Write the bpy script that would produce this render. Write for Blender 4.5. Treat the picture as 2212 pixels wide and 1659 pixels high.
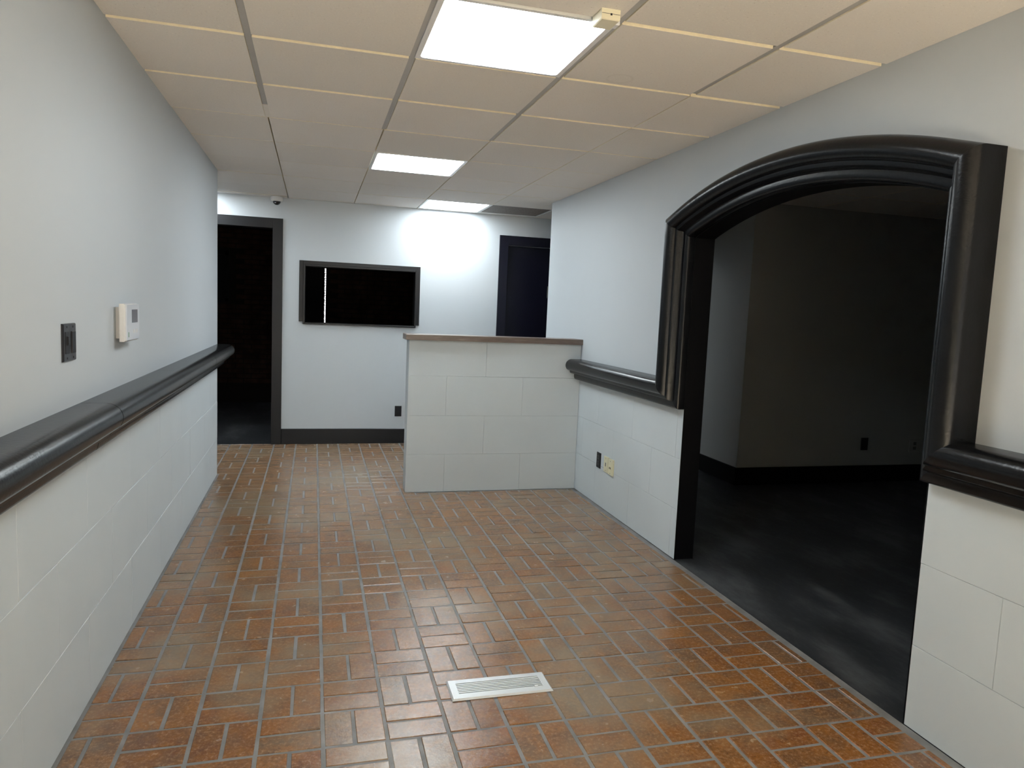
import bpy, bmesh, math, random
from math import sin, cos, pi, radians
from mathutils import Matrix, Vector

for o in list(bpy.data.objects):
    bpy.data.objects.remove(o)
S = bpy.context.scene
COL = S.collection
RND = random.Random(11)

# ------------------------------------------------------------------ dimensions (metres)
CAMZ = 1.3967
XL, XR = -0.7265, 2.0347          # faces of the left and right walls
WT = 0.117                        # thickness of the right wall
YF = 7.27                         # far wall
ZC = 2.367                        # underside of the ceiling tiles
YLE, YRE = 6.01, 6.21             # ends of the left and right walls
YB = -3.2                         # wall behind the camera
TX0, TY0, TD = -0.252, 2.3226, 0.6113
TW = 0.61

# ------------------------------------------------------------------ camera
FPX, YAW, PITCH, ROLL = 1547.11, 0.272246, -0.101796, 0.043159
cam = bpy.data.cameras.new('camera')
cam.sensor_fit = 'HORIZONTAL'
cam.sensor_width = 36.0
cam.lens = FPX / 2212 * 36.0
cam.clip_start = 0.02
camo = bpy.data.objects.new('camera', cam)
COL.objects.link(camo)
_F = Vector((sin(YAW) * cos(PITCH), cos(YAW) * cos(PITCH), sin(PITCH)))
_R = Vector((cos(YAW), -sin(YAW), 0))
_U = _R.cross(_F)
_r = _R * cos(ROLL) + _U * sin(ROLL)
_u = _U * cos(ROLL) - _R * sin(ROLL)
_m = Matrix((_r, _u, -_F)).transposed().to_4x4()
_m.translation = (0, 0, CAMZ)
camo.matrix_world = _m
S.camera = camo

# ------------------------------------------------------------------ light and exposure
S.view_settings.view_transform = 'Standard'
S.view_settings.look = 'None'
S.view_settings.gamma = 1.0
S.view_settings.use_curve_mapping = False
S.view_settings.exposure = 0.88
PANEL_POWER = 12.9                # radiance of a ceiling panel
PANEL_COL = (0.90, 0.975, 1.0)
DAY_COL = (0.95, 0.97, 1.0)
DAY_WATTS = 5.0
SUN_STRENGTH = 112.0
BOUNCE_WATTS = 30.0             # added area light standing in for bounce off pavement outside
BOUNCE_COL = (1.0, 0.85, 0.62)

world = bpy.data.worlds.new('daylight')
S.world = world
world.use_nodes = True
wbg = world.node_tree.nodes['Background']
wbg.inputs[0].default_value = (0.75, 0.82, 0.9, 1)
wbg.inputs[1].default_value = 0.4

sl = bpy.data.lights.new('sun', 'SUN')
sl.energy = SUN_STRENGTH
sl.color = (1.0, 0.90, 0.74)
sl.angle = radians(0.6)
slo = bpy.data.objects.new('sun', sl)
slo.rotation_euler = (radians(46), 0, radians(-4))      # through the entrance window onto the floor behind the camera
COL.objects.link(slo)

al = bpy.data.lights.new('daylight_storefront', 'AREA')
al.shape = 'RECTANGLE'
al.size, al.size_y = 2.2, 1.7
al.energy = DAY_WATTS
al.color = DAY_COL
alo = bpy.data.objects.new('daylight_storefront', al)
alo.location = (0.654, YB - 0.45, 1.15)
alo.rotation_euler = (radians(90), 0, 0)
COL.objects.link(alo)
bl = bpy.data.lights.new('pavement_bounce_fill', 'AREA')  # added fill aimed up through the entrance window to lift the ceiling
bl.shape = 'RECTANGLE'
bl.size, bl.size_y = 3.4, 1.6
bl.energy = BOUNCE_WATTS
bl.color = BOUNCE_COL
blo = bpy.data.objects.new('pavement_bounce_fill', bl)
blo.location = (1.2, YB - 1.15, 0.10)
blo.rotation_euler = (radians(145), 0, 0)
COL.objects.link(blo)


# ------------------------------------------------------------------ materials
def nt_new(name):
    m = bpy.data.materials.new(name)
    m.use_nodes = True
    nt = m.node_tree
    return m, nt, nt.nodes['Principled BSDF']


def N(nt, t, **kw):
    n = nt.nodes.new(t)
    for k, v in kw.items():
        if k.startswith('_'):
            setattr(n, k[1:], v)
        else:
            n.inputs[k].default_value = v
    return n


def coords(nt, scale=(1, 1, 1), obj=False):
    mp = N(nt, 'ShaderNodeMapping')
    mp.inputs['Scale'].default_value = scale
    if obj:
        tc = N(nt, 'ShaderNodeTexCoord')
        nt.links.new(tc.outputs['Object'], mp.inputs[0])
    else:
        g = N(nt, 'ShaderNodeNewGeometry')
        nt.links.new(g.outputs['Position'], mp.inputs[0])
    return mp.outputs[0]


def noise(nt, vec, scale, detail=3, rough=0.55):
    n = N(nt, 'ShaderNodeTexNoise', Scale=scale, Detail=detail, Roughness=rough)
    nt.links.new(vec, n.inputs['Vector'])
    return n.outputs['Fac']


def ramp(nt, fac, stops):
    r = N(nt, 'ShaderNodeValToRGB')
    e = r.color_ramp.elements
    while len(e) < len(stops):
        e.new(0.5)
    for q, (p, c) in zip(e, stops):
        q.position = p
        q.color = (*c, 1) if len(c) == 3 else c
    nt.links.new(fac, r.inputs[0])
    return r.outputs[0]


def mixc(nt, fac, a, b, mode='MIX'):
    m = N(nt, 'ShaderNodeMix', _data_type='RGBA', _blend_type=mode)
    for i, v in ((0, fac), (6, a), (7, b)):
        if isinstance(v, bpy.types.NodeSocket):
            nt.links.new(v, m.inputs[i])
        elif i == 0:
            m.inputs[0].default_value = v
        else:
            m.inputs[i].default_value = (*v, 1)
    return m.outputs[2]


def bump(nt, b, h, strength, dist):
    n = N(nt, 'ShaderNodeBump', Strength=strength, Distance=dist)
    nt.links.new(h, n.inputs['Height'])
    nt.links.new(n.outputs[0], b.inputs['Normal'])


def simple(name, col, rough=0.5, spec=0.5, metal=0.0, var=0.0, vscale=6.0, bs=0.0, bscale=60.0, bdist=0.002, stretch=(1, 1, 1)):
    m, nt, b = nt_new(name)
    b.inputs['Roughness'].default_value = rough
    b.inputs['Metallic'].default_value = metal
    b.inputs['Specular IOR Level'].default_value = spec
    v = coords(nt, stretch)
    if var:
        f = noise(nt, v, vscale, 4)
        lo = tuple(c * (1 - var) for c in col)
        hi = tuple(min(1, c * (1 + var)) for c in col)
        nt.links.new(ramp(nt, f, [(0.3, lo), (0.7, hi)]), b.inputs['Base Color'])
    else:
        b.inputs['Base Color'].default_value = (*col, 1)
    if bs:
        bump(nt, b, noise(nt, v, bscale, 3), bs, bdist)
    return m


M = {}
M['paint'] = simple('pale_blue_grey_wall_paint', (0.515, 0.555, 0.59), 0.55, 0.35, var=0.012, vscale=1.7, bs=0.12, bscale=260, bdist=0.0006)
M['block'] = simple('white_block_paint', (0.555, 0.61, 0.645), 0.6, 0.3, var=0.02, vscale=3, bs=0.22, bscale=55, bdist=0.0015)
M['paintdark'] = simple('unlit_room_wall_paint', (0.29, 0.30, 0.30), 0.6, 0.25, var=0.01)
M['black'] = simple('black_enamel', (0.0052, 0.0055, 0.0065), 0.24, 0.26, var=0.2, vscale=14, bs=0.35, bscale=85, bdist=0.0014)
M['blackflat'] = simple('black_painted_jamb', (0.0035, 0.0035, 0.0042), 0.6, 0.12, bs=0.2, bscale=45, bdist=0.0015)
M['charcoal'] = simple('charcoal_woodwork_paint', (0.0125, 0.013, 0.015), 0.38, 0.32, bs=0.05, bscale=90, bdist=0.0006)
M['navy'] = simple('navy_black_door_paint', (0.0065, 0.0065, 0.014), 0.24, 0.35, bs=0.03, bscale=50, bdist=0.0006)
M['blackplastic'] = simple('black_plastic', (0.018, 0.018, 0.022), 0.3, 0.5)
M['blackmatte'] = simple('black_matte_plastic', (0.012, 0.012, 0.014), 0.5, 0.4)
M['whiteplastic'] = simple('white_plastic', (0.66, 0.665, 0.665), 0.35, 0.5)
M['offwhite'] = simple('thermostat_front_plastic', (0.60, 0.635, 0.69), 0.3, 0.5)
M['lcd'] = simple('grey_display', (0.16, 0.16, 0.185), 0.25, 0.5)
M['cream'] = simple('cream_plastic', (0.72, 0.68, 0.52), 0.4, 0.45)
M['ivory'] = simple('ivory_outlet_plastic', (0.68, 0.66, 0.48), 0.4, 0.45)
M['alu'] = simple('brushed_aluminium', (0.64, 0.67, 0.69), 0.42, 0.5, metal=0.35, bs=0.06, bscale=300, bdist=0.0004)
M['void'] = simple('dark_void', (0.012, 0.012, 0.012), 0.9, 0.1)
M['slot'] = simple('register_duct', (0.10, 0.105, 0.105), 0.6, 0.3)
M['tee'] = simple('grey_tee_bar', (0.42, 0.42, 0.42), 0.45, 0.4, var=0.04)
M['panelframe'] = simple('white_panel_frame', (0.74, 0.75, 0.76), 0.35, 0.5)
M['steel'] = simple('satin_steel', (0.20, 0.19, 0.17), 0.35, 0.5, metal=1.0)
M['glassdome'] = simple('smoked_dome', (0.006, 0.006, 0.007), 0.08, 0.6)
M['green'] = simple('green_mark', (0.08, 0.25, 0.12), 0.4)


def mat_tile():
    m, nt, b = nt_new('mineral_fibre_ceiling_tile')
    v = coords(nt)
    oi = N(nt, 'ShaderNodeObjectInfo')
    fine = noise(nt, v, 120, 3, 0.75)
    broad = noise(nt, v, 2.2, 3)
    base = ramp(nt, oi.outputs['Random'], [(0.0, (0.72, 0.695, 0.665)), (0.5, (0.755, 0.73, 0.70)), (1.0, (0.775, 0.745, 0.72))])
    c1 = mixc(nt, ramp(nt, broad, [(0.4, (0, 0, 0)), (0.75, (0.35, 0.35, 0.35))]), base, (0.72, 0.68, 0.62))
    c2 = mixc(nt, ramp(nt, fine, [(0.60, (0, 0, 0)), (0.72, (0.8, 0.8, 0.8))]), c1, (0.92, 0.89, 0.80))
    c3 = mixc(nt, ramp(nt, fine, [(0.27, (0.8, 0.8, 0.8)), (0.38, (0, 0, 0))]), c2, (0.46, 0.42, 0.37))
    # faint round stain on one tile, as left by a removed fitting
    dv = N(nt, 'ShaderNodeVectorMath', _operation='DISTANCE')
    nt.links.new(v, dv.inputs[0])
    dv.inputs[1].default_value = (1.20, 2.85, ZC)
    ring = ramp(nt, dv.outputs['Value'], [(0.045, (0, 0, 0)), (0.052, (0.16, 0.16, 0.16)), (0.060, (0, 0, 0))])
    c3 = mixc(nt, ring, c3, (0.40, 0.36, 0.30))
    nt.links.new(c3, b.inputs['Base Color'])
    b.inputs['Roughness'].default_value = 0.85
    b.inputs['Specular IOR Level'].default_value = 0.15
    bump(nt, b, fine, 0.35, 0.0012)
    return m


M['tile'] = mat_tile()
M['tileedge'] = simple('lit_tile_edge', (0.86, 0.78, 0.60), 0.8, 0.2, var=0.06, vscale=30)  # creamier than the tile faces; warm light from behind put into the colour


def mat_brick(stuff):
    m, nt, b = nt_new('sealed_brick_paver_far' if stuff else 'sealed_brick_paver')
    if stuff:
        g = N(nt, 'ShaderNodeNewGeometry')
        rnd = g.outputs['Random Per Island']
    else:
        rnd = N(nt, 'ShaderNodeObjectInfo').outputs['Random']
    v = coords(nt)
    fine = noise(nt, v, 75, 5, 0.75)
    mid = noise(nt, v, 17, 3, 0.6)
    broad = noise(nt, v, 1.35, 4, 0.6)
    base = ramp(nt, rnd, [(0.0, (0.145, 0.054, 0.023)), (0.2, (0.235, 0.092, 0.026)), (0.4, (0.200, 0.072, 0.027)), (0.58, (0.285, 0.116, 0.028)), (0.76, (0.215, 0.092, 0.035)), (0.9, (0.165, 0.092, 0.053)), (1.0, (0.185, 0.125, 0.080))])
    c = mixc(nt, ramp(nt, mid, [(0.36, (0, 0, 0)), (0.66, (0.75, 0.75, 0.75))]), base, (0.285, 0.118, 0.026))
    blot = noise(nt, v, 7.5, 5, 0.65)
    c = mixc(nt, ramp(nt, blot, [(0.46, (0, 0, 0)), (0.66, (0.7, 0.7, 0.7))]), c, (0.125, 0.070, 0.040))
    c = mixc(nt, ramp(nt, fine, [(0.51, (0, 0, 0)), (0.66, (0.8, 0.8, 0.8))]), c, (0.37, 0.22, 0.12))
    c = mixc(nt, ramp(nt, fine, [(0.32, (0.8, 0.8, 0.8)), (0.45, (0, 0, 0))]), c, (0.085, 0.040, 0.024))
    # worn grey-green wash left by old mortar haze
    c = mixc(nt, ramp(nt, broad, [(0.46, (0.0, 0.0, 0.0)), (0.62, (0.6, 0.6, 0.6))]), c, (0.26, 0.21, 0.14))
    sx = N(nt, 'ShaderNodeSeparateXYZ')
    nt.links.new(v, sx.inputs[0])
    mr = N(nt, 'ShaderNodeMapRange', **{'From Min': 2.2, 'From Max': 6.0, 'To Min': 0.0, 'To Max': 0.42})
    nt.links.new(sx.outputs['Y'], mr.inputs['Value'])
    c = mixc(nt, mr.outputs[0], c, (0.24, 0.180, 0.127))  # dusty taupe growing with depth, with far-wall sheen put into the colour
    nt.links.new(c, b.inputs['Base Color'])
    nt.links.new(ramp(nt, mid, [(0.3, (0.13,) * 3), (0.75, (0.30,) * 3)]), b.inputs['Roughness'])
    b.inputs['Specular IOR Level'].default_value = 0.6
    ad = N(nt, 'ShaderNodeMath', _operation='ADD')
    nt.links.new(fine, ad.inputs[0])
    wv = noise(nt, coords(nt, (0.6, 1.0, 1)), 42, 2)
    nt.links.new(wv, ad.inputs[1])
    bump(nt, b, ad.outputs[0], 0.4, 0.0018)
    return m


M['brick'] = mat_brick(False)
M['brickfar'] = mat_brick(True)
M['mortar'] = simple('grey_mortar', (0.20, 0.198, 0.195), 0.5, 0.35, var=0.25, vscale=9, bs=0.4, bscale=140, bdist=0.001)
M['bouncefloor'] = simple('pale_bounce_floor', (0.42, 0.38, 0.32), 0.7, 0.2, var=0.1)  # colour of the added bounce slab behind the camera
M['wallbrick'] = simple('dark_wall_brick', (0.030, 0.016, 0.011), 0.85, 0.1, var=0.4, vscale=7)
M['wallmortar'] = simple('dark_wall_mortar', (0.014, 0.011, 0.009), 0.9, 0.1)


def mat_vinyl():
    m, nt, b = nt_new('black_mottled_floor')
    v = coords(nt, (3.0, 1.1, 1))
    a = noise(nt, v, 1.5, 7, 0.68)
    f = noise(nt, v, 14, 4, 0.6)
    c = ramp(nt, a, [(0.35, (0.018, 0.020, 0.022)), (0.5, (0.032, 0.034, 0.038)), (0.66, (0.088, 0.092, 0.095))])
    c = mixc(nt, ramp(nt, f, [(0.5, (0, 0, 0)), (0.8, (0.4, 0.4, 0.4))]), c, (0.10, 0.10, 0.10))
    nt.links.new(c, b.inputs['Base Color'])
    b.inputs['Roughness'].default_value = 0.45
    b.inputs['Specular IOR Level'].default_value = 0.35
    return m


M['vinyl'] = mat_vinyl()


def mat_cap():
    m, nt, b = nt_new('brown_wood_cap')
    v = coords(nt, (2.0, 14, 14))
    a = noise(nt, v, 3.0, 5, 0.65)
    nt.links.new(ramp(nt, a, [(0.3, (0.085, 0.062, 0.052)), (0.55, (0.135, 0.102, 0.086)), (0.75, (0.20, 0.16, 0.138))]), b.inputs['Base Color'])
    b.inputs['Roughness'].default_value = 0.33
    return m


M['cap'] = mat_cap()


def mat_mesh_grille():
    m, nt, b = nt_new('grey_return_air_mesh')
    v = coords(nt)
    f = noise(nt, v, 120, 2)
    nt.links.new(ramp(nt, f, [(0.4, (0.13, 0.11, 0.10)), (0.6, (0.22, 0.195, 0.18))]), b.inputs['Base Color'])
    b.inputs['Roughness'].default_value = 0.7
    return m


M['grille'] = mat_mesh_grille()


def emit(name, col, s):
    m = bpy.data.materials.new(name)
    m.use_nodes = True
    nt = m.node_tree
    nt.nodes.remove(nt.nodes['Principled BSDF'])
    e = N(nt, 'ShaderNodeEmission')
    e.inputs[0].default_value = (*col, 1)
    e.inputs[1].default_value = s
    nt.links.new(e.outputs[0], nt.nodes['Material Output'].inputs[0])
    return m


M['led'] = emit('lit_panel_diffuser', PANEL_COL, PANEL_POWER)
M['led2'] = emit('brighter_lit_panel_diffuser', PANEL_COL, PANEL_POWER * 1.22)  # middle panel, output raised above the others
M['led3'] = emit('corner_lit_panel_diffuser', PANEL_COL, PANEL_POWER * 1.0)
M['daypane'] = emit('daylight_behind_blind', (0.95, 0.97, 1.0), 3.0)


# ------------------------------------------------------------------ mesh helpers
class MB:
    def __init__(self):
        self.v, self.f, self.mi = [], [], []

    def add(self, vs, fs, mi=0):
        o = len(self.v)
        self.v += [tuple(p) for p in vs]
        self.f += [tuple(i + o for i in q) for q in fs]
        self.mi += [mi] * len(fs)

    def box(self, x0, x1, y0, y1, z0, z1, mi=0):
        vs = [(x, y, z) for z in (z0, z1) for y in (y0, y1) for x in (x0, x1)]
        self.add(vs, [(0, 2, 3, 1), (4, 5, 7, 6), (0, 1, 5, 4), (2, 6, 7, 3), (0, 4, 6, 2), (1, 3, 7, 5)], mi)

    def cham(self, x0, x1, y0, y1, z0, z1, c, ax='z', sgn=1, mi=0):
        """box whose face towards sgn*ax is chamfered by c on its four edges"""
        i = 'xyz'.index(ax)
        a = [(x0, x1), (y0, y1), (z0, z1)]
        base, top = (a[i][0], a[i][1]) if sgn > 0 else (a[i][1], a[i][0])
        j, k = [q for q in range(3) if q != i]

        def ring(h, d):
            out = []
            for s, t in ((0, 0), (1, 0), (1, 1), (0, 1)):
                p = [0, 0, 0]
                p[i] = h
                p[j] = a[j][s] + (d if s == 0 else -d)
                p[k] = a[k][t] + (d if t == 0 else -d)
                out.append(tuple(p))
            return out
        vs = ring(base, 0) + ring(top - sgn * c, 0) + ring(top, c)
        fs = [(0, 3, 2, 1), (8, 9, 10, 11)]
        for r in (0, 4):
            for q in range(4):
                fs.append((r + q, r + (q + 1) % 4, r + 4 + (q + 1) % 4, r + 4 + q))
        self.add(vs, fs, mi)

    def prism(self, pts, ax, h0, h1, mi=0):
        """extrude a closed 2-d outline along axis ax"""
        n = len(pts)
        ax = 'xyz'.index(ax)

        def P(p, h):
            q = list(p)
            q.insert(ax, h)
            return tuple(q)
        vs = [P(p, h0) for p in pts] + [P(p, h1) for p in pts]
        fs = [tuple(range(n)), tuple(range(2 * n - 1, n - 1, -1))]
        fs += [(q, (q + 1) % n, n + (q + 1) % n, n + q) for q in range(n)]
        self.add(vs, fs, mi)

    def lathe(self, prof, cx, cy, seg=32, mi=0):
        vs = []
        for r, z in prof:
            for s in range(seg):
                vs.append((cx + r * cos(2 * pi * s / seg), cy + r * sin(2 * pi * s / seg), z))
        fs = []
        for i in range(len(prof) - 1):
            for s in range(seg):
                fs.append((i * seg + s, i * seg + (s + 1) % seg, (i + 1) * seg + (s + 1) % seg, (i + 1) * seg + s))
        fs.append(tuple(range(seg)))
        fs.append(tuple(range((len(prof) - 1) * seg, len(prof) * seg)))
        self.add(vs, fs, mi)

    def mesh(self, name, mats, smooth=None):
        me = bpy.data.meshes.new(name)
        me.from_pydata(self.v, [], self.f)
        for m in (mats if isinstance(mats, (list, tuple)) else [mats]):
            me.materials.append(m)
        me.polygons.foreach_set('material_index', self.mi)
        bm = bmesh.new()
        bm.from_mesh(me)
        bmesh.ops.recalc_face_normals(bm, faces=bm.faces)
        bm.to_mesh(me)
        bm.free()
        if smooth is not None:
            me.polygons.foreach_set('use_smooth', [True] * len(me.polygons))
            me.set_sharp_from_angle(angle=radians(smooth))
        me.update()
        return me

    def obj(self, name, mats, parent=None, smooth=None, label=None, cat=None, group=None, kind=None, loc=None):
        o = bpy.data.objects.new(name, self.mesh(name, mats, smooth))
        COL.objects.link(o)
        return tag(o, label, cat, group, kind, parent, loc)


def tag(o, label=None, cat=None, group=None, kind=None, parent=None, loc=None):
    if parent is not None:
        o.parent = parent
        # parents sit unrotated; keep world placement
        o.matrix_parent_inverse = Matrix.Translation(-world_loc(parent))
    if loc is not None:
        o.location = loc
    for k, v in (('label', label), ('category', cat), ('group', group), ('kind', kind)):
        if v:
            o[k] = v
    return o


def world_loc(o):
    v = Vector(o.location)
    p = o.parent
    if p is not None:
        v = o.matrix_parent_inverse.translation + v + world_loc(p)
    return v


def empty(name, loc, label, cat, group=None, kind=None):
    o = bpy.data.objects.new(name, None)
    o.empty_display_size = 0.1
    COL.objects.link(o)
    return tag(o, label, cat, group, kind, None, loc)


def inst(name, me, parent, loc, rotz=0.0, rot=None):
    o = bpy.data.objects.new(name, me)
    COL.objects.link(o)
    tag(o, parent=parent, loc=loc)
    o.rotation_euler = rot if rot else (0, 0, rotz)
    return o


def project(p):
    d = Vector(p) - Vector((0, 0, CAMZ))
    z = d.dot(_F)
    if z < 0.05:
        return None
    return (1106 + FPX * d.dot(_r) / z, 829.5 - FPX * d.dot(_u) / z, z)


def in_view(p, pad=40):
    q = project(p)
    return q is not None and -pad < q[0] < 2212 + pad and -pad < q[1] < 1659 + pad


# ================================================================== STRUCTURE
# ---- floor: mortar bed with basket-weave brick pavers
b = MB()
b.box(XL - 0.1, XR, YB, YF + 0.02, -0.12, -0.0022)
b.box(-2.8, XL - 0.1, YLE, YF + 0.02, -0.12, -0.006)
b.box(XR, 4.2, YRE, YF + 0.02, -0.12, -0.006)
floor = b.obj('floor', M['mortar'], kind='structure', label='orange-brown brick floor laid in a basket weave with grey mortar joints')

b = MB()
b.box(XL + 0.01, XR - 0.01, YB, -0.95, -0.006, 0.001)
b.obj('bounce_slab', M['bouncefloor'], floor)  # unseen pale slab, added so the sun bounces less orange onto the ceiling
FX0, FS, FY0 = -0.560, 0.20213, 2.400
cells = []
for c in range(-4, 17):
    for j in range(-22, 25):
        x0, y0 = FX0 + c * FS, FY0 + j * FS
        horiz = (c + j) % 2 == 1
        for h in range(2):
            if horiz:
                r = [x0, x0 + FS, y0 + h * FS / 2, y0 + (h + 1) * FS / 2]
            else:
                r = [x0 + h * FS / 2, x0 + (h + 1) * FS / 2, y0, y0 + FS]
            cells.append((r, horiz))


def clip(r):
    x0, x1, y0, y1 = r
    lo_x, hi_x = XL + 0.006, XR - 0.032
    ym = (y0 + y1) / 2
    if ym > YLE + 0.05:
        lo_x = -1.35
    if ym > YRE + 0.05:
        hi_x = 2.75
    x0, x1 = max(x0, lo_x), min(x1, hi_x)
    y0, y1 = max(y0, -0.94), min(y1, YF + 0.01)
    # half wall footprint
    if x0 > 0.66 and y1 > 5.28 and y0 < 5.44:
        if y0 < 5.28:
            y1 = 5.28
        elif y1 > 5.44:
            y0 = 5.44
        else:
            return None
    # floor register cut-out: keep the largest piece left over
    if x1 > 0.515 and x0 < 0.856 and y1 > 2.400 and y0 < 2.500:
        opts = [(x0, min(x1, 0.515), y0, y1), (max(x0, 0.856), x1, y0, y1), (x0, x1, y0, min(y1, 2.400)), (x0, x1, max(y0, 2.500), y1)]
        x0, x1, y0, y1 = max(opts, key=lambda q: max(0, q[1] - q[0]) * max(0, q[3] - q[2]))
    if x1 - x0 < 0.02 or y1 - y0 < 0.02:
        return None
    return x0, x1, y0, y1


JX = 0.0125       # mortar joint
bricks = []
for r, hz in cells:
    q = clip(r)
    if q is None:
        continue
    g = JX / 2 + RND.uniform(-0.001, 0.0012)
    g2 = JX / 2 + RND.uniform(-0.0015, 0.001)
    x0, x1, y0, y1 = q[0] + g, q[1] - g, q[2] + g2, q[3] - g2
    if not hz:
        x0, x1 = q[0] + g * 0.9, q[1] - g * 0.9
    else:   # the joint between two bricks of a pair that run across is a narrow one
        y0, y1 = q[2] + g2 * 0.8, q[3] - g2 * 0.8
    if x1 - x0 < 0.012 or y1 - y0 < 0.012:
        continue
    cx, cy = (x0 + x1) / 2, (y0 + y1) / 2
    bricks.append((x0, x1, y0, y1, cx, cy))
seen = [t for t in bricks if in_view((t[4], t[5], 0), 20) and t[5] > 1.2]
seen.sort(key=lambda t: t[4] ** 2 + t[5] ** 2)
near = set(id(t) for t in seen[:300])
cache = {}
stuffb = MB()
for t in bricks:
    x0, x1, y0, y1, cx, cy = t
    dz = RND.uniform(-0.0012, 0.0010)
    if id(t) in near:
        key = (round(x1 - x0, 3), round(y1 - y0, 3))
        if key not in cache:
            w, d = (x1 - x0) / 2, (y1 - y0) / 2
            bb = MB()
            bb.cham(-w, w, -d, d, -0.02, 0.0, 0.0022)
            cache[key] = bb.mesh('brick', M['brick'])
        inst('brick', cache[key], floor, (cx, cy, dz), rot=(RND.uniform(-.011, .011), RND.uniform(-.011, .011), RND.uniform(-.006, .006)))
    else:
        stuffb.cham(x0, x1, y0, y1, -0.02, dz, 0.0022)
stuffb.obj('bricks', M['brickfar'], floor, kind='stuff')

# ---- dark floors of the unlit rooms
b = MB()
b.box(XR + 0.002, 7.6, -2.6, 6.12, -0.12, -0.002)
b.obj('floor', M['vinyl'], kind='structure', label='black mottled smooth floor of the unlit room beyond the arch')
b = MB()
b.box(-2.8, 3.6, YF + 0.02, 10.35, -0.12, -0.002)
b.obj('floor', M['vinyl'], kind='structure', label='dark smooth floor of the unlit room beyond the far doorway')

# ---- ceiling
b = MB()
b.box(-2.9, 7.7, YB - 0.15, 10.6, ZC + 0.06, ZC + 0.16)
ceil = b.obj('ceiling', M['void'], kind='structure', label='suspended ceiling of cream mineral tiles in a grid')


def tile_mesh(w, d):
    bb = MB()
    vs = [(x, y, z) for z in (0.0, 0.030) for y in (-d / 2, d / 2) for x in (-w / 2, w / 2)]
    bb.add(vs, [(0, 2, 3, 1), (4, 5, 7, 6)], 0)
    bb.add(vs, [(0, 1, 5, 4), (2, 6, 7, 3), (0, 4, 6, 2), (1, 3, 7, 5)], 1)
    return bb.mesh('ceiling_tile', [M['tile'], M['tileedge']])


tcache = {}


def put_tile(x0, x1, y0, y1, z=ZC, parent=None):
    if x1 - x0 < 0.03 or y1 - y0 < 0.03:
        return
    key = (round(x1 - x0, 3), round(y1 - y0, 3))
    if key not in tcache:
        tcache[key] = tile_mesh(*key)
    o = inst('ceiling_tile', tcache[key], parent or ceil, ((x0 + x1) / 2, (y0 + y1) / 2, z + RND.uniform(-0.001, 0.001)))
    o.rotation_euler = (RND.uniform(-.0016, .0016), RND.uniform(-.0012, .0012), 0)


LIGHT_CELLS = {(1, 0), (1, 4), (2, 7), (-2, 7)}
VENT_CELL = (3, 7)
rowmax = 8
for c in range(-4, 7):
    for r in range(-9, rowmax + 1):
        x0, x1 = TX0 + c * TW, TX0 + (c + 1) * TW
        y0, y1 = TY0 + r * TD, TY0 + (r + 1) * TD
        y1 = min(y1, YF)
        y0 = max(y0, YB)
        if y1 - y0 < 0.02 or (c, r) in LIGHT_CELLS or (c, r) == VENT_CELL:
            continue
        if r >= 8 and c < 0:
            continue
        if c < 0 and r == 7:
            y1 = 7.135
        # exposed grid: wide joints near, tight joints further off
        wide_y0 = r <= 3
        wide_y1 = r <= 2
        gx0 = 0.0135 if (r < 3 and c <= 3) or r < 1 else 0.0035
        gx1 = gx0
        if c == 3 and r >= 1:
            gx0 = 0.002
        if c == 2 and r >= 1:
            gx1 = 0.002
        if c == 0 and r >= 3:
            gx0 = 0.004
        gy0 = 0.0125 if r <= 2 else (0.007 if r == 3 else 0.003)
        gy1 = 0.0125 if r <= 1 else (0.007 if r == 2 else 0.003)
        if y1 <= YLE + 0.2 and c <= -1:
            if y1 > YLE:
                pass
            x0c = max(x0, XL)
        else:
            x0c = x0
        x1c = x1
        if y0 < YRE - 0.2:
            x1c = min(x1, XR)
        if x0 >= XR and y0 < YRE - 0.2:
            continue
        if x1 <= XL and y1 < YLE + 0.2:
            continue
        put_tile(x0c + (gx0 if x0c == x0 else 0.001), x1c - (gx1 if x1c == x1 else 0.001), y0 + gy0, y1 - gy1)
put_tile(XR + 0.002, TX0 + 4 * TW - 0.002, YRE + 0.001, TY0 + 7 * TD - 0.003)
put_tile(TX0 + 4 * TW + 0.002, 4.2, YRE + 0.001, TY0 + 7 * TD - 0.003)
# narrow board closing the gap against the far wall, left of the camera
put_tile(-2.7, TX0 - 0.01, 7.1365, YF - 0.002, ZC - 0.001)

# tee bars between the tegular tiles (exposed part of the grid)
for c, r1 in ((0, 3 - 0.40), (1, 3 + 0.02), (2, 3 + 0.05), (3, 1 - 0.03)):
    x = TX0 + c * TW
    bb = MB()
    bb.box(x - 0.0122, x + 0.0122, YB, TY0 + r1 * TD, ZC + 0.0035, ZC + 0.009)
    bb.obj('tee_bar', M['tee'], ceil)
bb = MB()
bb.box(TX0 - 0.0125, TX0 + 0.0125, TY0 + 2.61 * TD, TY0 + 3.02 * TD, ZC + 0.0015, ZC + 0.009)
bb.obj('filler_strip', M['tile'], ceil)
for r in range(-8, 4):
    y = TY0 + r * TD
    bb = MB()
    bb.box(XL + 0.002, XR - 0.002, y - 0.0122, y + 0.0122, ZC + 0.0190, ZC + 0.024)
    bb.obj('tee_bar', M['tee'], ceil)

# ---- left wall
b = MB()
b.box(XL - 0.12, XL, YB, YLE, 0.886, ZC + 0.06, 0)
b.box(XL - 0.12, XL - 0.012, YB, YLE, -0.05, 0.886, 1)
b.box(-2.8, XL - 0.12, YLE - 0.12, YLE, -0.05, ZC + 0.06, 0)
wall_l = b.obj('wall_left', [M['paint'], M['block']], kind='structure', label='left wall, pale grey above a black rail and white blocks below')


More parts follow.
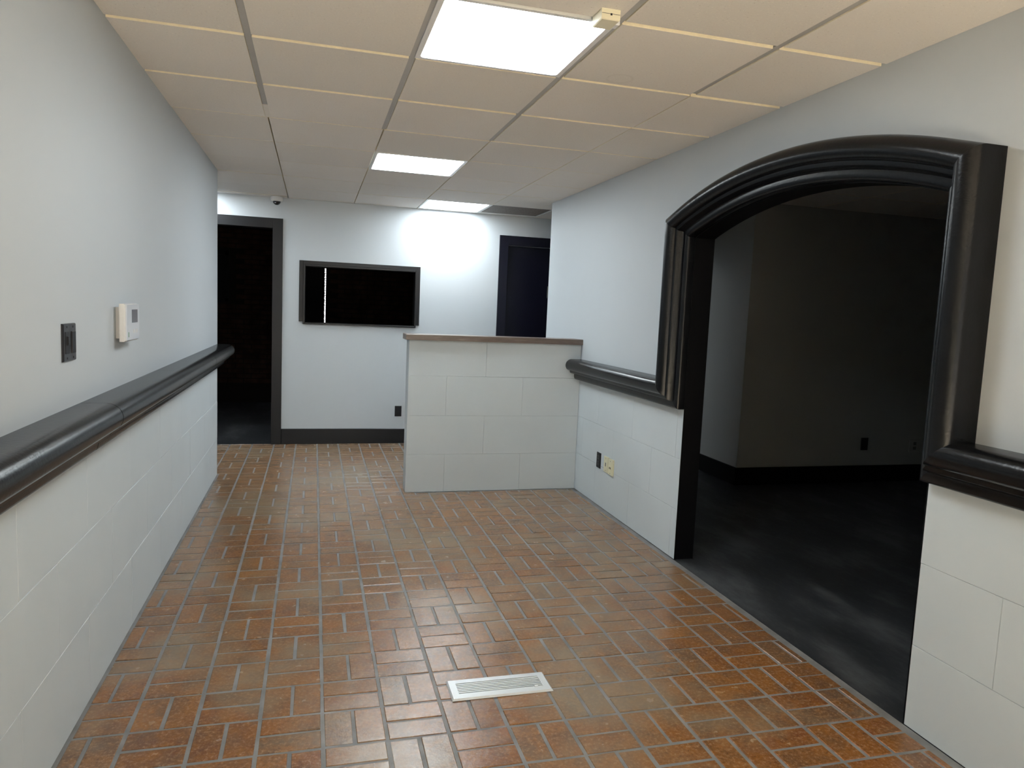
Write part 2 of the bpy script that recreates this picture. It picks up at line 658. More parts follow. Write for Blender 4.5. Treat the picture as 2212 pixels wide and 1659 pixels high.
def block(parent, ax, face, sgn, u0, u1, z0, z1):
    """one painted block: face plane on axis ax, thickness towards -sgn"""
    g = 0.0005
    bb = MB()
    off = RND.uniform(-0.0006, 0.0003)
    if ax == 'x':
        a = sorted((face + sgn * off, face - sgn * 0.013))
        bb.cham(a[0], a[1], u0 + g, u1 - g, z0 + g, z1 - g, 0.0012, 'x', sgn)
    else:
        a = sorted((face + sgn * off, face - sgn * 0.013))
        bb.cham(u0 + g, u1 - g, a[0], a[1], z0 + g, z1 - g, 0.0010, 'y', sgn)
    return bb.obj('block', M['block'], parent)


BL, BH = 0.593, 0.2952
for k in range(3):
    y = (2.052 if k != 1 else 2.350) - 10 * BL
    while y < YLE:
        a, e = max(y, YB), min(y + BL, YLE)
        if e - a > 0.03:
            block(wall_l, 'x', XL, 1, a, e, k * BH, (k + 1) * BH)
        y += BL

# ---- right wall with the arched opening
JL, JR = 3.630, 1.935            # jamb faces (far, near)
SPR, APX, ARC_R = 1.845, 1.980, 2.74
YC = (JL + JR) / 2
ZCEN = APX - ARC_R
half = math.asin((JL - JR) / 2 / ARC_R)
SPR = ZCEN + ARC_R * cos(half)
arc = []
for i in range(41):
    t = half - 2 * half * i / 40
    arc.append((YC + ARC_R * sin(t), ZCEN + ARC_R * cos(t)))     # from the far jamb to the near one
b = MB()
outl = [(YRE, 0.886), (YRE, ZC + 0.06), (YB, ZC + 0.06), (YB, 0.886), (JR, 0.886)] + arc[::-1] + [(JL, 0.886)]
b.prism(outl, 'x', XR, XR + WT, 0)
b.box(XR + 0.012, XR + WT, JL, YRE, -0.05, 0.886, 1)
b.box(XR + 0.012, XR + WT, YB, JR, -0.05, 0.886, 1)
wall_r = b.obj('wall_right', [M['paint'], M['block']], kind='structure', label='right wall with a wide arched opening, pale grey above and white blocks below')
for k in range(3):
    y = (1.625 if k == 1 else 1.325) - 9 * BL
    while y < YRE:
        for a, e in ((max(y, YB), min(y + BL, JR)), (max(y, JL), min(y + BL, YRE))):
            if 0 < JR - e < 0.04:
                e = JR
            if 0 < a - JL < 0.04:
                a = JL
            if e - a > 0.03:
                block(wall_r, 'x', XR, -1, a, e, k * BH, (k + 1) * BH)
        y += BL

# ---- far wall with doorway, interior window and door
OX0, _ = (-1.3465, -0.0068)
OX1, OZ = (-0.3899, 2.0783)
WX0, WZ0 = (-0.0874, 1.1990)
WX1, WZ1 = (0.9727, 1.7397)
DX0, DZ = (1.9243, 2.0682)
DX1 = DX0 + 0.86
b = MB()
y0, y1 = YF, YF + 0.12
top = ZC + 0.06
b.box(-2.8, OX0, y0, y1, -0.05, top)
b.box(OX0, OX1, y0, y1, OZ, top)
b.box(OX1, WX0, y0, y1, -0.05, top)
b.box(WX0, WX1, y0, y1, -0.05, WZ0)
b.box(WX0, WX1, y0, y1, WZ1, top)
b.box(WX1, DX0, y0, y1, -0.05, top)
b.box(DX0, DX1, y0, y1, DZ, top)
b.box(DX1, 4.2, y0, y1, -0.05, top)
b.obj('wall_far', M['paint'], kind='structure', label='far wall in pale grey with a doorway, a dark window and a navy door')

# ---- walls out of view that close the place
b = MB()
b.box(-2.92, -2.8, YLE - 0.12, 10.6, -0.05, top)
b.obj('wall_corridor_left', M['paint'], kind='structure', label='end wall of the passage behind the left wall')
b = MB()
b.box(4.2, 4.32, YRE - 0.1, YF + 0.12, -0.05, top)
b.box(XR + WT, 2.35, YRE - 0.1, YRE, -0.05, top)      # doorway between the passage and the room beyond the arch
b.box(2.35, 3.35, YRE - 0.1, YRE, 2.06, top)
b.box(3.35, 4.2, YRE - 0.1, YRE, -0.05, top)
b.obj('wall_corridor_right', M['paint'], kind='structure', label='end wall of the passage behind the right wall')
b = MB()
b.box(-0.85, -0.55, YB - 0.12, YB, -0.05, top)
b.box(1.86, XR + WT, YB - 0.12, YB, -0.05, top)
b.box(-0.55, 1.86, YB - 0.12, YB, -0.05, 0.25)
b.box(-0.55, 1.86, YB - 0.12, YB, 2.1, top)
b.obj('wall_back', M['paint'], kind='structure', label='entrance wall behind the camera with a shop window')
b = MB()
for x in (-0.55, 0.63, 1.81):
    b.box(x, x + 0.05, YB - 0.09, YB - 0.03, 0.25, 2.1)
b.box(-0.5, 1.81, YB - 0.09, YB - 0.03, 0.25, 0.30)
b.box(-0.5, 1.81, YB - 0.09, YB - 0.03, 2.05, 2.1)
b.obj('window_2', M['charcoal'], kind='structure', label='entrance window frame behind the camera')

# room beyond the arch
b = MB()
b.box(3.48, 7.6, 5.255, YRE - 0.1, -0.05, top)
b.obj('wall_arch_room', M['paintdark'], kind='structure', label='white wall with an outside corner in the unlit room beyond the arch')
b = MB()
b.box(7.5, 7.62, -2.6, 5.255, -0.05, top)
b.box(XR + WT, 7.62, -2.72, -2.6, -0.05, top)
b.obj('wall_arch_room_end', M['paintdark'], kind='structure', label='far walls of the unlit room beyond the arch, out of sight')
BB = MB()
BB.cham(3.466, 3.4795, 5.2545, YRE - 0.105, 0, 0.152, 0.004, 'x', -1)
BB.cham(3.466, 7.49, 5.241, 5.2545, 0, 0.152, 0.004, 'y', -1)
BB.obj('baseboard_arch_room', M['blackflat'], kind='structure', label='black baseboard in the unlit room beyond the arch')
b = MB()
b.box(XR + WT, 7.5, -2.6, YRE - 0.1, ZC + 0.036, ZC + 0.058)
ceil2 = b.obj('ceiling', M['void'], kind='structure', label='tile ceiling of the unlit room beyond the arch')
for i in range(7):
    for j in range(6):
        x0, y0 = 2.22 + i * TW, 5.25 - (j + 1) * TD
        put_tile(x0 + 0.004, x0 + TW - 0.004, y0 + 0.004, y0 + TD - 0.004, ZC, ceil2)

# room beyond the far doorway: brick back wall, two blinded windows
YR = 10.30
b = MB()
b.box(-2.8, -2.2, YR, YR + 0.12, -0.05, top)
b.box(-2.2, -1.10, YR, YR + 0.12, -0.05, 1.36)
b.box(-2.2, -1.10, YR, YR + 0.12, 2.02, top)
b.box(-1.10, -0.32, YR, YR + 0.12, -0.05, top)
b.box(-0.32, 0.152, YR, YR + 0.12, -0.05, 0.95)
b.box(-0.32, 0.152, YR, YR + 0.12, 2.02, top)
b.box(0.152, 3.6, YR, YR + 0.12, -0.05, top)
wall_b = b.obj('wall_brick_room', M['wallmortar'], kind='structure', label='dark brick back wall of the unlit room beyond the far doorway')
b = MB()
b.box(3.6, 3.72, YF + 0.1, 10.6, -0.05, top)
b.obj('wall_brick_room_end', M['paintdark'], kind='structure', label='side wall of the unlit brick room, out of sight')
wb = MB()
wb.cham(-0.096, 0.096, -0.012, 0.01, -0.0285, 0.0285, 0.003, 'y', -1)
wme = wb.mesh('brick', M['wallbrick'])
wstuff = MB()
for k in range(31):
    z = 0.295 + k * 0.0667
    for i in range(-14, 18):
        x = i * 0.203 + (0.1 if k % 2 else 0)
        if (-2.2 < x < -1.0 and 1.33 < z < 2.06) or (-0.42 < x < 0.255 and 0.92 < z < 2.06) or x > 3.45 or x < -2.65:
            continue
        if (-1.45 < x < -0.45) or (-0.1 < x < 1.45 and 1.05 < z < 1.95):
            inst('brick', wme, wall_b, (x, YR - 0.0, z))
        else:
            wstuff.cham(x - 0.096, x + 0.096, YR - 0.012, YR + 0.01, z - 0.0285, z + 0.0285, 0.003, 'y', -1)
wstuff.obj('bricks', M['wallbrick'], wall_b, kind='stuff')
b = MB()
b.box(-2.8, 3.6, YF + 0.12, YR, ZC + 0.036, ZC + 0.058)
ceil3 = b.obj('ceiling', M['void'], kind='structure', label='tile ceiling of the unlit brick room beyond the far doorway')
for i in range(5):
    for j in range(5):
        x0, y0 = -2.27 + i * TW, YF + 0.14 + j * TD
        put_tile(x0 + 0.007, x0 + TW - 0.007, y0 + 0.004, min(y0 + TD - 0.004, YR - 0.01), ZC, ceil3)

# ================================================================== JOINERY
# ---- black moulding: rails and arch surround
PROF = [(0.0, 0.0), (0.0, 0.036), (0.004, 0.045), (0.012, 0.050), (0.026, 0.0525), (0.040, 0.053), (0.045, 0.058), (0.049, 0.080),
        (0.054, 0.088), (0.062, 0.0905), (0.069, 0.092), (0.072, 0.100), (0.077, 0.112), (0.087, 0.121), (0.101, 0.1265), (0.116, 0.1275),
        (0.130, 0.124), (0.142, 0.1165), (0.152, 0.105), (0.158, 0.092), (0.160, 0.080), (0.160, 0.0)]


def sweep(stations, face, sgn, jit=0.0):
    """stations: (P, m) with P in (y, z) and m the outward offset vector; wall face at x = face, protruding along sgn"""
    vs, fs = [], []
    n = len(PROF)
    L = len(stations)
    for s, (P, m, shrink) in enumerate(stations):
        for a, q in PROF:
            qq = q - (shrink if q > 0.03 else 0)
            vs.append((face + sgn * qq, P[0] + m[0] * a, P[1] + m[1] * a))
    for s in range(L - 1):
        for i in range(n - 1):
            fs.append((s * n + i, s * n + i + 1, (s + 1) * n + i + 1, (s + 1) * n + i))
    fs.append(tuple(range(n)))
    fs.append(tuple(range((L - 1) * n, L * n)))
    bb = MB()
    bb.add(vs, fs)
    return bb


def straight(p0, p1, m0, m1, face, sgn, r0=True, r1=True):
    d = Vector((p1[0] - p0[0], p1[1] - p0[1]))
    ln = d.length
    d /= ln
    st = []
    e = 0.004

    def at(t):
        k = t / ln
        return (p0[0] + d.x * t, p0[1] + d.y * t), (m0[0] * (1 - k) + m1[0] * k, m0[1] * (1 - k) + m1[1] * k)
    g0, g1 = (0.0012 if r0 else 0.0), (0.0012 if r1 else 0.0)
    jd = RND.uniform(-0.0012, 0.0012)
    ts = [(g0 + (ln - g0 - g1) * i / 6, jd if r0 and r1 else 0.0) for i in range(7)]
    for t, sh in ts:
        P, m = at(t)
        st.append((P, m, sh))
    return sweep(st, face, sgn)


ZR = 0.880
up = (0.0, 1.0)
rail_l = empty('trim_1', (XL, 2.6, ZR), 'black bullnose chair rail along the left wall', None, kind='structure')
ys = [YLE, 4.93, 3.75, 2.585, 1.42, 0.25, -0.92, -2.09, YB + 0.02]
for a, e in zip(ys[:-1], ys[1:]):
    straight((a, ZR), (e, ZR), up, up, XL, 1).obj('rail_segment', M['black'], rail_l, smooth=38)

arch = empty('trim_2', (XR, YC, ZR), 'heavy black moulding round the arch, running on as chair rails along the right wall', None, kind='structure')


def miter(n1, n2):
    d = 1 + n1[0] * n2[0] + n1[1] * n2[1]
    return ((n1[0] + n2[0]) / d, (n1[1] + n2[1]) / d)


nL, nR = (1.0, 0.0), (-1.0, 0.0)
na0 = (sin(half), cos(half))
na1 = (-sin(half), cos(half))
mLb, mRb = miter(up, nL), miter(up, nR)
mLt, mRt = miter(nL, na0), miter(nR, na1)
straight((5.2955, ZR), (4.81, ZR), up, up, XR, -1).obj('rail_segment', M['black'], arch, smooth=38)
straight((4.81, ZR), (JL, ZR), up, mLb, XR, -1, r1=False).obj('rail_segment', M['black'], arch, smooth=38)
straight((JL, ZR), (JL, SPR), mLb, mLt, XR, -1, False, False).obj('jamb_moulding', M['black'], arch, smooth=38)
straight((JR, SPR), (JR, ZR), mRt, mRb, XR, -1, False, False).obj('jamb_moulding', M['black'], arch, smooth=38)
straight((JR, ZR), (YB + 0.02, ZR), mRb, up, XR, -1, r0=False).obj('rail_segment', M['black'], arch, smooth=38)
for t0, t1, m0, m1 in ((half, 0.004, mLt, None), (0.004, -half, None, mRt)):
    st = []
    n = 22
    for i in range(n + 1):
        t = t0 + (t1 - t0) * i / n
        P = (YC + ARC_R * sin(t), ZCEN + ARC_R * cos(t))
        m = (sin(t), cos(t))
        sh = 0.0
        if i == 0 and m0:
            m = m0
        if i == n and m1:
            m = m1
        if (i == 0 and not m0) or (i == n and not m1):
            sh = 0.0
            t += 0.0003 if i else -0.0003
        st.append((P, m, sh))
    sweep(st, XR, -1).obj('arch_moulding', M['black'], arch, smooth=38)
# black lining of the opening, a little proud of the wall edges
lin = [(JL, 0.0)] + [(JL, SPR)] + arc[1:-1] + [(JR, SPR), (JR, 0.0)]
lt = 0.004
inn = [(JL - lt, 0.0), (JL - lt, SPR - lt)] + [(YC + (ARC_R - lt) * sin(half - 2 * half * i / 40), ZCEN + (ARC_R - lt) * cos(half - 2 * half * i / 40)) for i in range(1, 40)] + [(JR + lt, SPR - lt), (JR + lt, 0.0)]
b = MB()
n = len(lin)
vs = [(XR - 0.0005, *p) for p in lin] + [(XR - 0.0005, *p) for p in inn] + [(XR + WT + 0.002, *p) for p in lin] + [(XR + WT + 0.002, *p) for p in inn]
fs = []
for i in range(n - 1):
    fs += [(i, i + 1, n + i + 1, n + i), (2 * n + i, 3 * n + i, 3 * n + i + 1, 2 * n + i + 1), (n + i, n + i + 1, 3 * n + i + 1, 3 * n + i), (i, 2 * n + i, 2 * n + i + 1, i + 1)]
fs += [(0, n, 3 * n, 2 * n), (n - 1, 3 * n - 1, 4 * n - 1, 2 * n - 1)]
b.add(vs, fs)
b.obj('jamb_lining', M['blackflat'], arch)

# ---- far wall joinery
CAS = 0.018


def casing(parent, x0, x1, z0, z1, p=CAS, name='casing', mat='charcoal', y=YF, c=0.002):
    bb = MB()
    bb.cham(x0, x1, y - p, y + 0.001, z0, z1, c, 'y', -1)
    return bb.obj(name, M[mat], parent)


d1 = empty('door_1', (OX0, YF, 0), 'open doorway at the far left with a wide charcoal casing and a dark room behind', None, kind='structure')
cw = 0.093
casing(d1, OX1, OX1 + cw, 0.0, OZ + cw)
casing(d1, OX0, OX1, OZ, OZ + cw)
casing(d1, OX0 - cw, OX0, 0.0, OZ + cw)
for x0, x1, z0, z1 in ((OX1 - 0.002, OX1, 0, OZ), (OX0, OX0 + 0.002, 0, OZ), (OX0, OX1, OZ - 0.002, OZ)):
    bb = MB()
    bb.box(x0, x1, YF - 0.002, YF + 0.122, z0, z1)
    bb.obj('jamb', M['blackflat'], d1)

w1 = empty('window_1', (WX0, YF, WZ0), 'wide dark pass-through window in the far wall with a stepped charcoal frame', None, kind='structure')
ax0, az1 = (-0.1437, 1.7929)
ax1, az0 = (1.0229, 1.2061)
ix0, iz0 = (-0.1065, 1.1830)
ix1, iz1 = (0.9888, 1.7587)
casing(w1, ax0, ix0, az0, az1, 0.012)
casing(w1, ix1, ax1, az0, az1, 0.012)
casing(w1, ix0, ix1, iz1, az1, 0.012)
fw = 0.020
casing(w1, ix0, WX0, iz0, iz1, 0.024, 'inner_frame')
casing(w1, WX1, ix1, iz0, iz1, 0.024, 'inner_frame')
casing(w1, WX0, WX1, WZ1, iz1, 0.024, 'inner_frame')
casing(w1, WX0, WX1, iz0, WZ0, 0.024, 'inner_frame')
for x0, x1, z0, z1 in ((WX0, WX0 + 0.002, WZ0, WZ1), (WX1 - 0.002, WX1, WZ0, WZ1), (WX0, WX1, WZ0, WZ0 + 0.002), (WX0, WX1, WZ1 - 0.002, WZ1)):
    bb = MB()
    bb.box(x0, x1, YF - 0.02, YF + 0.12, z0, z1)
    bb.obj('reveal', M['blackflat'], w1)

d2 = empty('door_2', (DX0, YF, 0), 'glossy navy-black door in a matching casing, seen above the half wall', None, kind='structure')
casing(d2, DX0 - 0.094, DX0, 0.0, DZ + 0.098, mat='navy')
casing(d2, DX1, DX1 + 0.094, 0.0, DZ + 0.098, mat='navy')
casing(d2, DX0, DX1, DZ, DZ + 0.098, mat='navy')
bb = MB()
bb.cham(DX0 + 0.003, DX1 - 0.003, YF + 0.035, YF + 0.075, 0.005, DZ - 0.003, 0.003, 'y', -1)
slab = bb.obj('door_slab', M['navy'], d2)
bb = MB()
bb.cham(2.382, 2.432, YF + 0.029, YF + 0.036, 1.545, 1.67, 0.003, 'y', -1)
bb.obj('lock_plate', M['steel'], slab)
bb = MB()
bb.cham(2.396, 2.422, YF - 0.02, YF + 0.03, 1.59, 1.615, 0.004, 'y', -1)
bb.obj('knob', M['steel'], slab)

b = MB()
b.cham(OX1 + cw, DX0 - 0.094, YF - 0.014, YF + 0.001, 0.0, 0.152, 0.004, 'y', -1)
b.obj('baseboard_far', M['charcoal'], kind='structure', label='charcoal baseboard along the foot of the far wall')

# ---- blinded windows of the brick room
for wx0, wx1, wz0, wz1, slit in ((-0.32, 0.152, 0.95, 2.02, True), (-2.2, -1.10, 1.36, 2.02, False)):
    w = empty('window_3' if slit else 'window_4', (wx0, YR, wz0), 'blinded outside window with a thin sliver of daylight at its edge, seen through the dark interior window' if slit else 'blinded outside window in the dark room beyond the far doorway', None, kind='structure')
    bb = MB()
    bb.box(wx0 + 0.001, wx1 - 0.001, YR + 0.085, YR + 0.09, wz0 + 0.001, wz1 - 0.001)
    bb.obj('pane', M['daypane'] if slit else M['glassdome'], w)
    if not slit:
        bb = MB()
        bb.box(wx0, wx1, YR - 0.02, YR + 0.0, wz1 - 0.05, wz1 + 0.02)
        bb.box(wx0, wx0 + 0.05, YR - 0.02, YR, wz0, wz1)
        bb.box(wx1 - 0.05, wx1, YR - 0.02, YR, wz0, wz1)
        bb.box(wx0, wx1, YR - 0.02, YR + 0.0, wz0 - 0.02, wz0 + 0.04)
        bb.obj('window_frame', M['blackflat'], w)
    bb = MB()
    k = 0
    z = wz0
    p = 0.0235
    edge = wx1 - 0.017 if slit else wx1 - 0.002
    while z < wz1:
        bb.box(wx0 + 0.001, edge + RND.uniform(-0.002, 0.002), YR + 0.05, YR + 0.052, z - 0.001, min(z + p + 0.001, wz1))
        if slit:
            bb.box(edge - 0.004, wx1 - 0.001, YR + 0.053, YR + 0.055, z, min(z + p * 0.40, wz1))
        z += p
    bb.obj('blind_slats', M['blackflat'], w, kind='stuff')

# ================================================================== THINGS
# ---- half wall with wood cap
PX0, PY0, PY1 = 0.679, 5.297, 5.437
hw = empty('half_wall', (PX0, PY0, 0), 'low half wall of white painted blocks under a brown wooden cap', 'half wall')
bb = MB()
bb.box(PX0 + 0.004, XR - 0.001, PY0 + 0.012, PY1 - 0.012, 0.0, 1.153)
bb.obj('core', M['block'], hw)
rows = [(0.0, 0.2905), (0.2905, 0.587), (0.587, 0.887), (0.887, 1.153)]
xs = [[0.970, 1.567], [1.269], [0.967, 1.566], [1.269]]
for (z0, z1), js in zip(rows, xs):
    e = [PX0] + js + [XR - 0.0005]
    for a, c in zip(e[:-1], e[1:]):
        block(hw, 'y', PY0, -1, a, c, z0, z1)
        block(hw, 'y', PY1, 1, a, c, z0, z1)
bb = MB()
bb.cham(PX0 - 0.001, PX0 + 0.006, PY0 + 0.001, PY1 - 0.001, 0.0, 1.153, 0.002, 'x', -1)
bb.obj('end_face', M['block'], hw)
bb = MB()
bb.cham(PX0 - 0.028, XR - 0.0005, PY0 - 0.030, PY1 + 0.03, 1.153, 1.195, 0.003, 'z', 1)
bb.obj('cap', M['cap'], hw)

# ---- ceiling light panels
zl = ZC - 0.003


def panel(x0, y0, label, mat='led', w=0.598, d=0.598):
    cx, cy = x0 + TW / 2, y0 + TD / 2
    t = empty('ceiling_light', (cx, cy, ZC), label, 'ceiling light', 'flat LED ceiling panels')
    # frame ring with rounded inner opening
    hw_, hd = w / 2, d / 2
    iw, idp = hw_ - 0.020, hd - 0.018
    r = 0.018

    def rr(a, e, rad, k=6):
        out = []
        for sx, sy, s0 in ((1, 1, 0), (-1, 1, 90), (-1, -1, 180), (1, -1, 270)):
            for i in range(k + 1):
                th = radians(s0 + 90 * i / k)
                out.append((sx * (a - rad) + rad * cos(th), sy * (e - rad) + rad * sin(th)))
        return out
    O, I = rr(hw_, hd, 0.002), rr(iw, idp, r)
    n = len(O)
    bb = MB()
    vs = [(cx + p[0], cy + p[1], zl + 0.022) for p in O] + [(cx + p[0], cy + p[1], zl) for p in O] + [(cx + p[0], cy + p[1], zl) for p in I] + [(cx + p[0], cy + p[1], zl + 0.006) for p in I]
    fs = []
    for q in range(3):
        fs += [(q * n + i, q * n + (i + 1) % n, (q + 1) * n + (i + 1) % n, (q + 1) * n + i) for i in range(n)]
    bb.add(vs, fs)
    bb.obj('frame', M['panelframe'], t)
    bb = MB()
    bb.add([(cx + p[0], cy + p[1], zl + 0.003) for p in I], [tuple(range(n))])
    dme = bb.obj('diffuser', M[mat], t)
    for pl in dme.data.polygons:
        if pl.normal.z > 0:
            pl.flip()
    return t


panel(TX0 + TW, TY0, 'lit square ceiling panel nearest the camera, with a small cream sensor at its corner')
panel(TX0 + TW, TY0 + 4 * TD, 'lit square ceiling panel in the middle of the row of three', 'led2', 0.605, 0.606)
panel(TX0 + 2 * TW, TY0 + 7 * TD - 0.01, 'lit square ceiling panel at the far wall, beside the dark return grille', 'led3', 0.605, 0.606)
panel(TX0 - 2 * TW, TY0 + 7 * TD, 'lit ceiling panel round the corner behind the left wall, out of sight')

# ---- return grille beside the far panel
vx0, vy0 = TX0 + 3 * TW, TY0 + 7 * TD
t = empty('return_grille', (vx0 + TW / 2, vy0 + TD / 2, ZC), 'dark taupe return air grille in the ceiling beside the farthest light panel', 'air vent')
bb = MB()
X0, X1, Y0, Y1 = vx0 + 0.012, vx0 + TW - 0.02, vy0 + 0.006, vy0 + TD - 0.06
bb.box(X0, X1, Y0, Y1, ZC + 0.002, ZC + 0.012)
bb.obj('mesh_panel', M['grille'], t)
bb = MB()
bb.box(vx0 + 0.002, X0, vy0 + 0.002, vy0 + TD - 0.002, ZC - 0.001, ZC + 0.02)
bb.box(X1, vx0 + TW - 0.002, vy0 + 0.002, vy0 + TD - 0.002, ZC - 0.001, ZC + 0.02)
bb.box(X0, X1, Y1, vy0 + TD - 0.002, ZC - 0.001, ZC + 0.02)
bb.box(X0, X1, vy0 + 0.002, Y0, ZC - 0.001, ZC + 0.02)
bb.obj('frame', M['panelframe'], t)

# ---- cream sensor box at the first panel
t = empty('ceiling_sensor', (0.90, 2.265, ZC), 'small cream sensor box on the ceiling at the corner of the first light panel', 'sensor')
bb = MB()
bb.cham(0.866, 0.930, 2.232, 2.312, 2.332, 2.368, 0.003, 'z', -1)
body = bb.obj('body', M['cream'], t)
bb = MB()
bb.box(0.867, 0.929, 2.2312, 2.2325, 2.3500, 2.3512)
bb.obj('seam', M['slot'], t)
bb = MB()
bb.box(0.896, 0.902, 2.2305, 2.2325, 2.3460, 2.3520)
bb.obj('indicator', M['blackmatte'], t)
bb = MB()
bb.cham(0.872, 0.960, 2.305, 2.340, 2.350, 2.366, 0.002, 'z', -1)
bb.obj('mounting_clip', M['panelframe'], t)

# ---- dome camera
cx, cy = -0.352, 7.185
t = empty('dome_camera', (cx, cy, ZC), 'small white dome security camera with a black lens on the ceiling above the far doorway', 'security camera')
bb = MB()
bb.lathe([(0.050, ZC - 0.002), (0.056, ZC - 0.006), (0.057, ZC - 0.030), (0.054, ZC - 0.040), (0.046, ZC - 0.046), (0.030, ZC - 0.050)], cx, cy, 32)
bb.obj('base', M['whiteplastic'], t, smooth=35)
bb = MB()
bb.lathe([(0.036 * cos(a), ZC - 0.046 - 0.036 * sin(a)) for a in [radians(q) for q in (0, 12, 25, 38, 50, 62, 74, 86)]], cx, cy, 24)
bb.obj('dome', M['glassdome'], t, smooth=40)
bb = MB()
bb.lathe([(0.007, ZC - 0.062), (0.007, ZC - 0.066), (0.004, ZC - 0.068)], cx - 0.012, cy - 0.0325, 10)
bb.obj('lens', M['whiteplastic'], t, smooth=40)

# ---- thermostat on the left wall
t = empty('thermostat', (XL, 3.1, 1.215), 'white wall thermostat with a grey display, above the black rail on the left wall', 'thermostat')
bb = MB()
bb.cham(XL, XL + 0.020, 3.035, 3.195, 1.227, 1.346, 0.004, 'x', 1)
bb.obj('back_plate', M['whiteplastic'], t)
bb = MB()
bb.cham(XL + 0.019, XL + 0.040, 3.002, 3.212, 1.216, 1.360, 0.005, 'x', 1)
fb = bb.obj('body', M['whiteplastic'], t)
bb = MB()
bb.cham(XL + 0.040, XL + 0.044, 3.006, 3.208, 1.220, 1.357, 0.0015, 'x', 1)
fb = bb.obj('front_cover', M['offwhite'], t)
bb = MB()
bb.box(XL + 0.0438, XL + 0.0446, 3.085, 3.178, 1.287, 1.338)
bb.obj('display', M['lcd'], fb, label='grey display')
bb = MB()
bb.box(XL + 0.0438, XL + 0.0445, 3.030, 3.040, 1.233, 1.252)
bb.obj('brand_mark', M['green'], fb)
for yb in (3.105, 3.150):
    bb = MB()
    bb.box(XL + 0.0438, XL + 0.0450, yb, yb + 0.026, 1.247, 1.262)
    bb.obj('button', M['whiteplastic'], fb)

# ---- black light switch on the left wall
t = empty('light_switch', (XL, 2.475, 1.185), 'black double light switch plate on the left wall, left of the thermostat', 'light switch')
bb = MB()
bb.cham(XL, XL + 0.007, 2.417, 2.535, 1.185, 1.300, 0.003, 'x', 1)
bb.obj('plate', M['blackplastic'], t)
bb = MB()
bb.cham(XL + 0.006, XL + 0.0085, 2.430, 2.466, 1.209, 1.276, 0.001, 'x', 1)
sw = bb.obj('slide_dimmer', M['blackmatte'], t)
bb = MB()
bb.cham(XL + 0.008, XL + 0.014, 2.440, 2.457, 1.235, 1.262, 0.002, 'x', 1)
bb.obj('slider', M['blackplastic'], sw)
bb = MB()
bb.cham(XL + 0.006, XL + 0.0105, 2.487, 2.522, 1.209, 1.276, 0.0015, 'x', 1)
bb.obj('rocker', M['blackmatte'], t)
for yy in (2.448, 2.504):
    for zz in (1.195, 1.290):
        bb = MB()
        bb.prism([(yy + 0.0035 * cos(a), zz + 0.0035 * sin(a)) for a in [pi / 4 * q for q in range(8)]], 'x', XL + 0.0068, XL + 0.0080)
        bb.obj('screw', M['blackmatte'], t)


# ---- wall plates
def outlet_x(name, label, cat, yc, zc, face, sgn, mats, proud=0.006, kind='outlet', tilt=0):
    t = empty(name, (face, yc, zc), label, cat)
    a = sorted((face, face + sgn * proud))
    bb = MB()
    bb.cham(a[0], a[1], yc - 0.036, yc + 0.036, zc - 0.057, zc + 0.057, min(0.003, proud * 0.6), 'x', sgn)
    p = bb.obj('plate', mats[0], t)

    def bx(nm, dy0, dy1, dz0, dz1, h0, h1, mat, par):
        a2 = sorted((face + sgn * h0, face + sgn * h1))
        q = MB()
        q.box(a2[0], a2[1], yc + dy0, yc + dy1, zc + dz0, zc + dz1)
        return q.obj(nm, mat, par)
    if kind == 'outlet':
        for dz in (-0.021, 0.021):
            s = bx('receptacle', -0.016, 0.016, dz - 0.014, dz + 0.014, proud - 0.001, proud + 0.002, mats[1], t)
            for dy in (-0.007, 0.005):
                bx('slot', dy, dy + 0.003, dz - 0.003, dz + 0.008, proud + 0.0015, proud + 0.0022, M['blackflat'], s)
    elif kind == 'switch':
        bx('toggle_slot', -0.006, 0.006, -0.013, 0.013, proud - 0.001, proud + 0.0008, M['slot'], t)
    elif kind == 'jack':
        s = bx('jack_panel', -0.018, 0.018, -0.032, 0.032, proud - 0.001, proud + 0.002, mats[1], t)
        for dy in (-0.014, 0.004):
            bx('port', dy, dy + 0.010, -0.012, 0.002, proud + 0.0015, proud + 0.0024, M['blackflat'], s)
    for dz in (-0.043, 0.043):
        bx('screw', -0.0025, 0.0025, dz - 0.0025, dz + 0.0025, proud - 0.0005, proud + 0.0008, M['slot'], t)
    return t


outlet_x('outlet_cover', 'black outlet cover low on the right wall, beside two cream plates', 'outlet', 4.819, 0.332, XR, -1, (M['blackmatte'], M['blackplastic']))
outlet_x('wall_plate', 'cream wall plate low on the right wall, the one next to the black cover', 'outlet', 4.672, 0.332, XR, -1, (M['ivory'], M['ivory']), 0.010, 'switch')
outlet_x('jack_plate', 'cream jack plate with two dark ports low on the right wall, nearest the arch', 'outlet', 4.580, 0.331, XR, -1, (M['ivory'], M['ivory']), 0.014, 'jack')


def outlet_y(name, label, xc, zc, face, mat, w=0.068, h=0.107, rec=None):
    t = empty(name, (xc, face, zc), label, 'outlet')
    bb = MB()
    bb.cham(xc - w / 2, xc + w / 2, face - 0.006, face, zc - h / 2, zc + h / 2, 0.003, 'y', -1)
    bb.obj('plate', mat, t)
    for dz in (-0.021, 0.021):
        bb = MB()
        bb.box(xc - 0.016, xc + 0.016, face - 0.008, face - 0.005, zc + dz - 0.014, zc + dz + 0.014)
        bb.obj('receptacle', rec or mat, t)
    return t


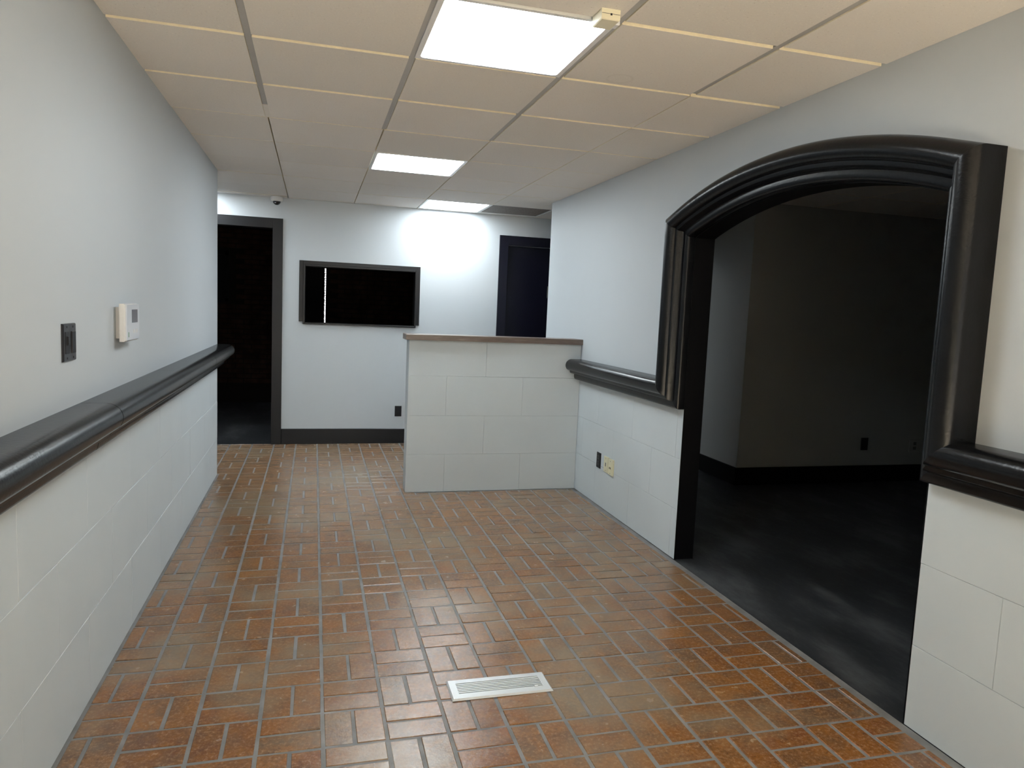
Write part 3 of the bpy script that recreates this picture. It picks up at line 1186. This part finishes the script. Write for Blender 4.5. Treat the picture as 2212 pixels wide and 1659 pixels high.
fx, fz = (0.8380, 0.3309)
outlet_y('outlet_cover', 'black outlet on the far wall just left of the half wall', fx, fz, YF, M['blackmatte'])
outlet_y('outlet_cover', 'black outlet low on the wall of the dark room beyond the arch', 4.764, 0.346, 5.255, M['blackmatte'], 0.075, 0.112)
outlet_y('wall_plate', 'pale double wall plate on the wall of the dark room beyond the arch', 5.315, 0.325, 5.255, M['paintdark'], 0.115, 0.112, M['slot'])

# ---- floor register
t = empty('floor_register', (0.685, 2.45, 0), 'aluminium air register with narrow slats set in the brick floor', 'air vent')
gx0, gx1, gy0, gy1 = 0.495, 0.876, 2.381, 2.520
fwid = 0.031
zt = 0.007
bb = MB()
O = [(gx0, gy0), (gx1, gy0), (gx1, gy1), (gx0, gy1)]
o2 = [(gx0 + 0.006, gy0 + 0.006), (gx1 - 0.006, gy0 + 0.006), (gx1 - 0.006, gy1 - 0.006), (gx0 + 0.006, gy1 - 0.006)]
I = [(gx0 + fwid, gy0 + fwid), (gx1 - fwid, gy0 + fwid), (gx1 - fwid, gy1 - fwid), (gx0 + fwid, gy1 - fwid)]
vs = [(*p, 0.0012) for p in O] + [(*p, zt) for p in o2] + [(*p, zt) for p in I] + [(*p, -0.02) for p in I]
fs = []
for q in range(3):
    fs += [(q * 4 + i, q * 4 + (i + 1) % 4, q * 4 + 4 + (i + 1) % 4, q * 4 + 4 + i) for i in range(4)]
bb.add(vs, fs)
bb.obj('frame', M['alu'], t)
bb = MB()
bb.box(gx0 + fwid, gx1 - fwid, gy0 + fwid, gy1 - fwid, -0.035, -0.020)
bb.obj('duct', M['slot'], t)
ns = 7
for i in range(ns):
    y = gy0 + fwid + (i + 0.5) * (gy1 - gy0 - 2 * fwid) / ns
    bb = MB()
    bb.box(gx0 + fwid - 0.001, gx1 - fwid + 0.001, y - 0.0030, y + 0.0030, -0.010, zt - 0.0015)
    bb.obj('slat', M['alu'], t)
bb = MB()
bb.cham(gx1 - fwid - 0.032, gx1 - fwid - 0.018, gy0 + fwid - 0.001, gy0 + fwid + 0.010, -0.004, zt + 0.001, 0.001, 'z', 1)
bb.obj('damper_lever', M['alu'], t)
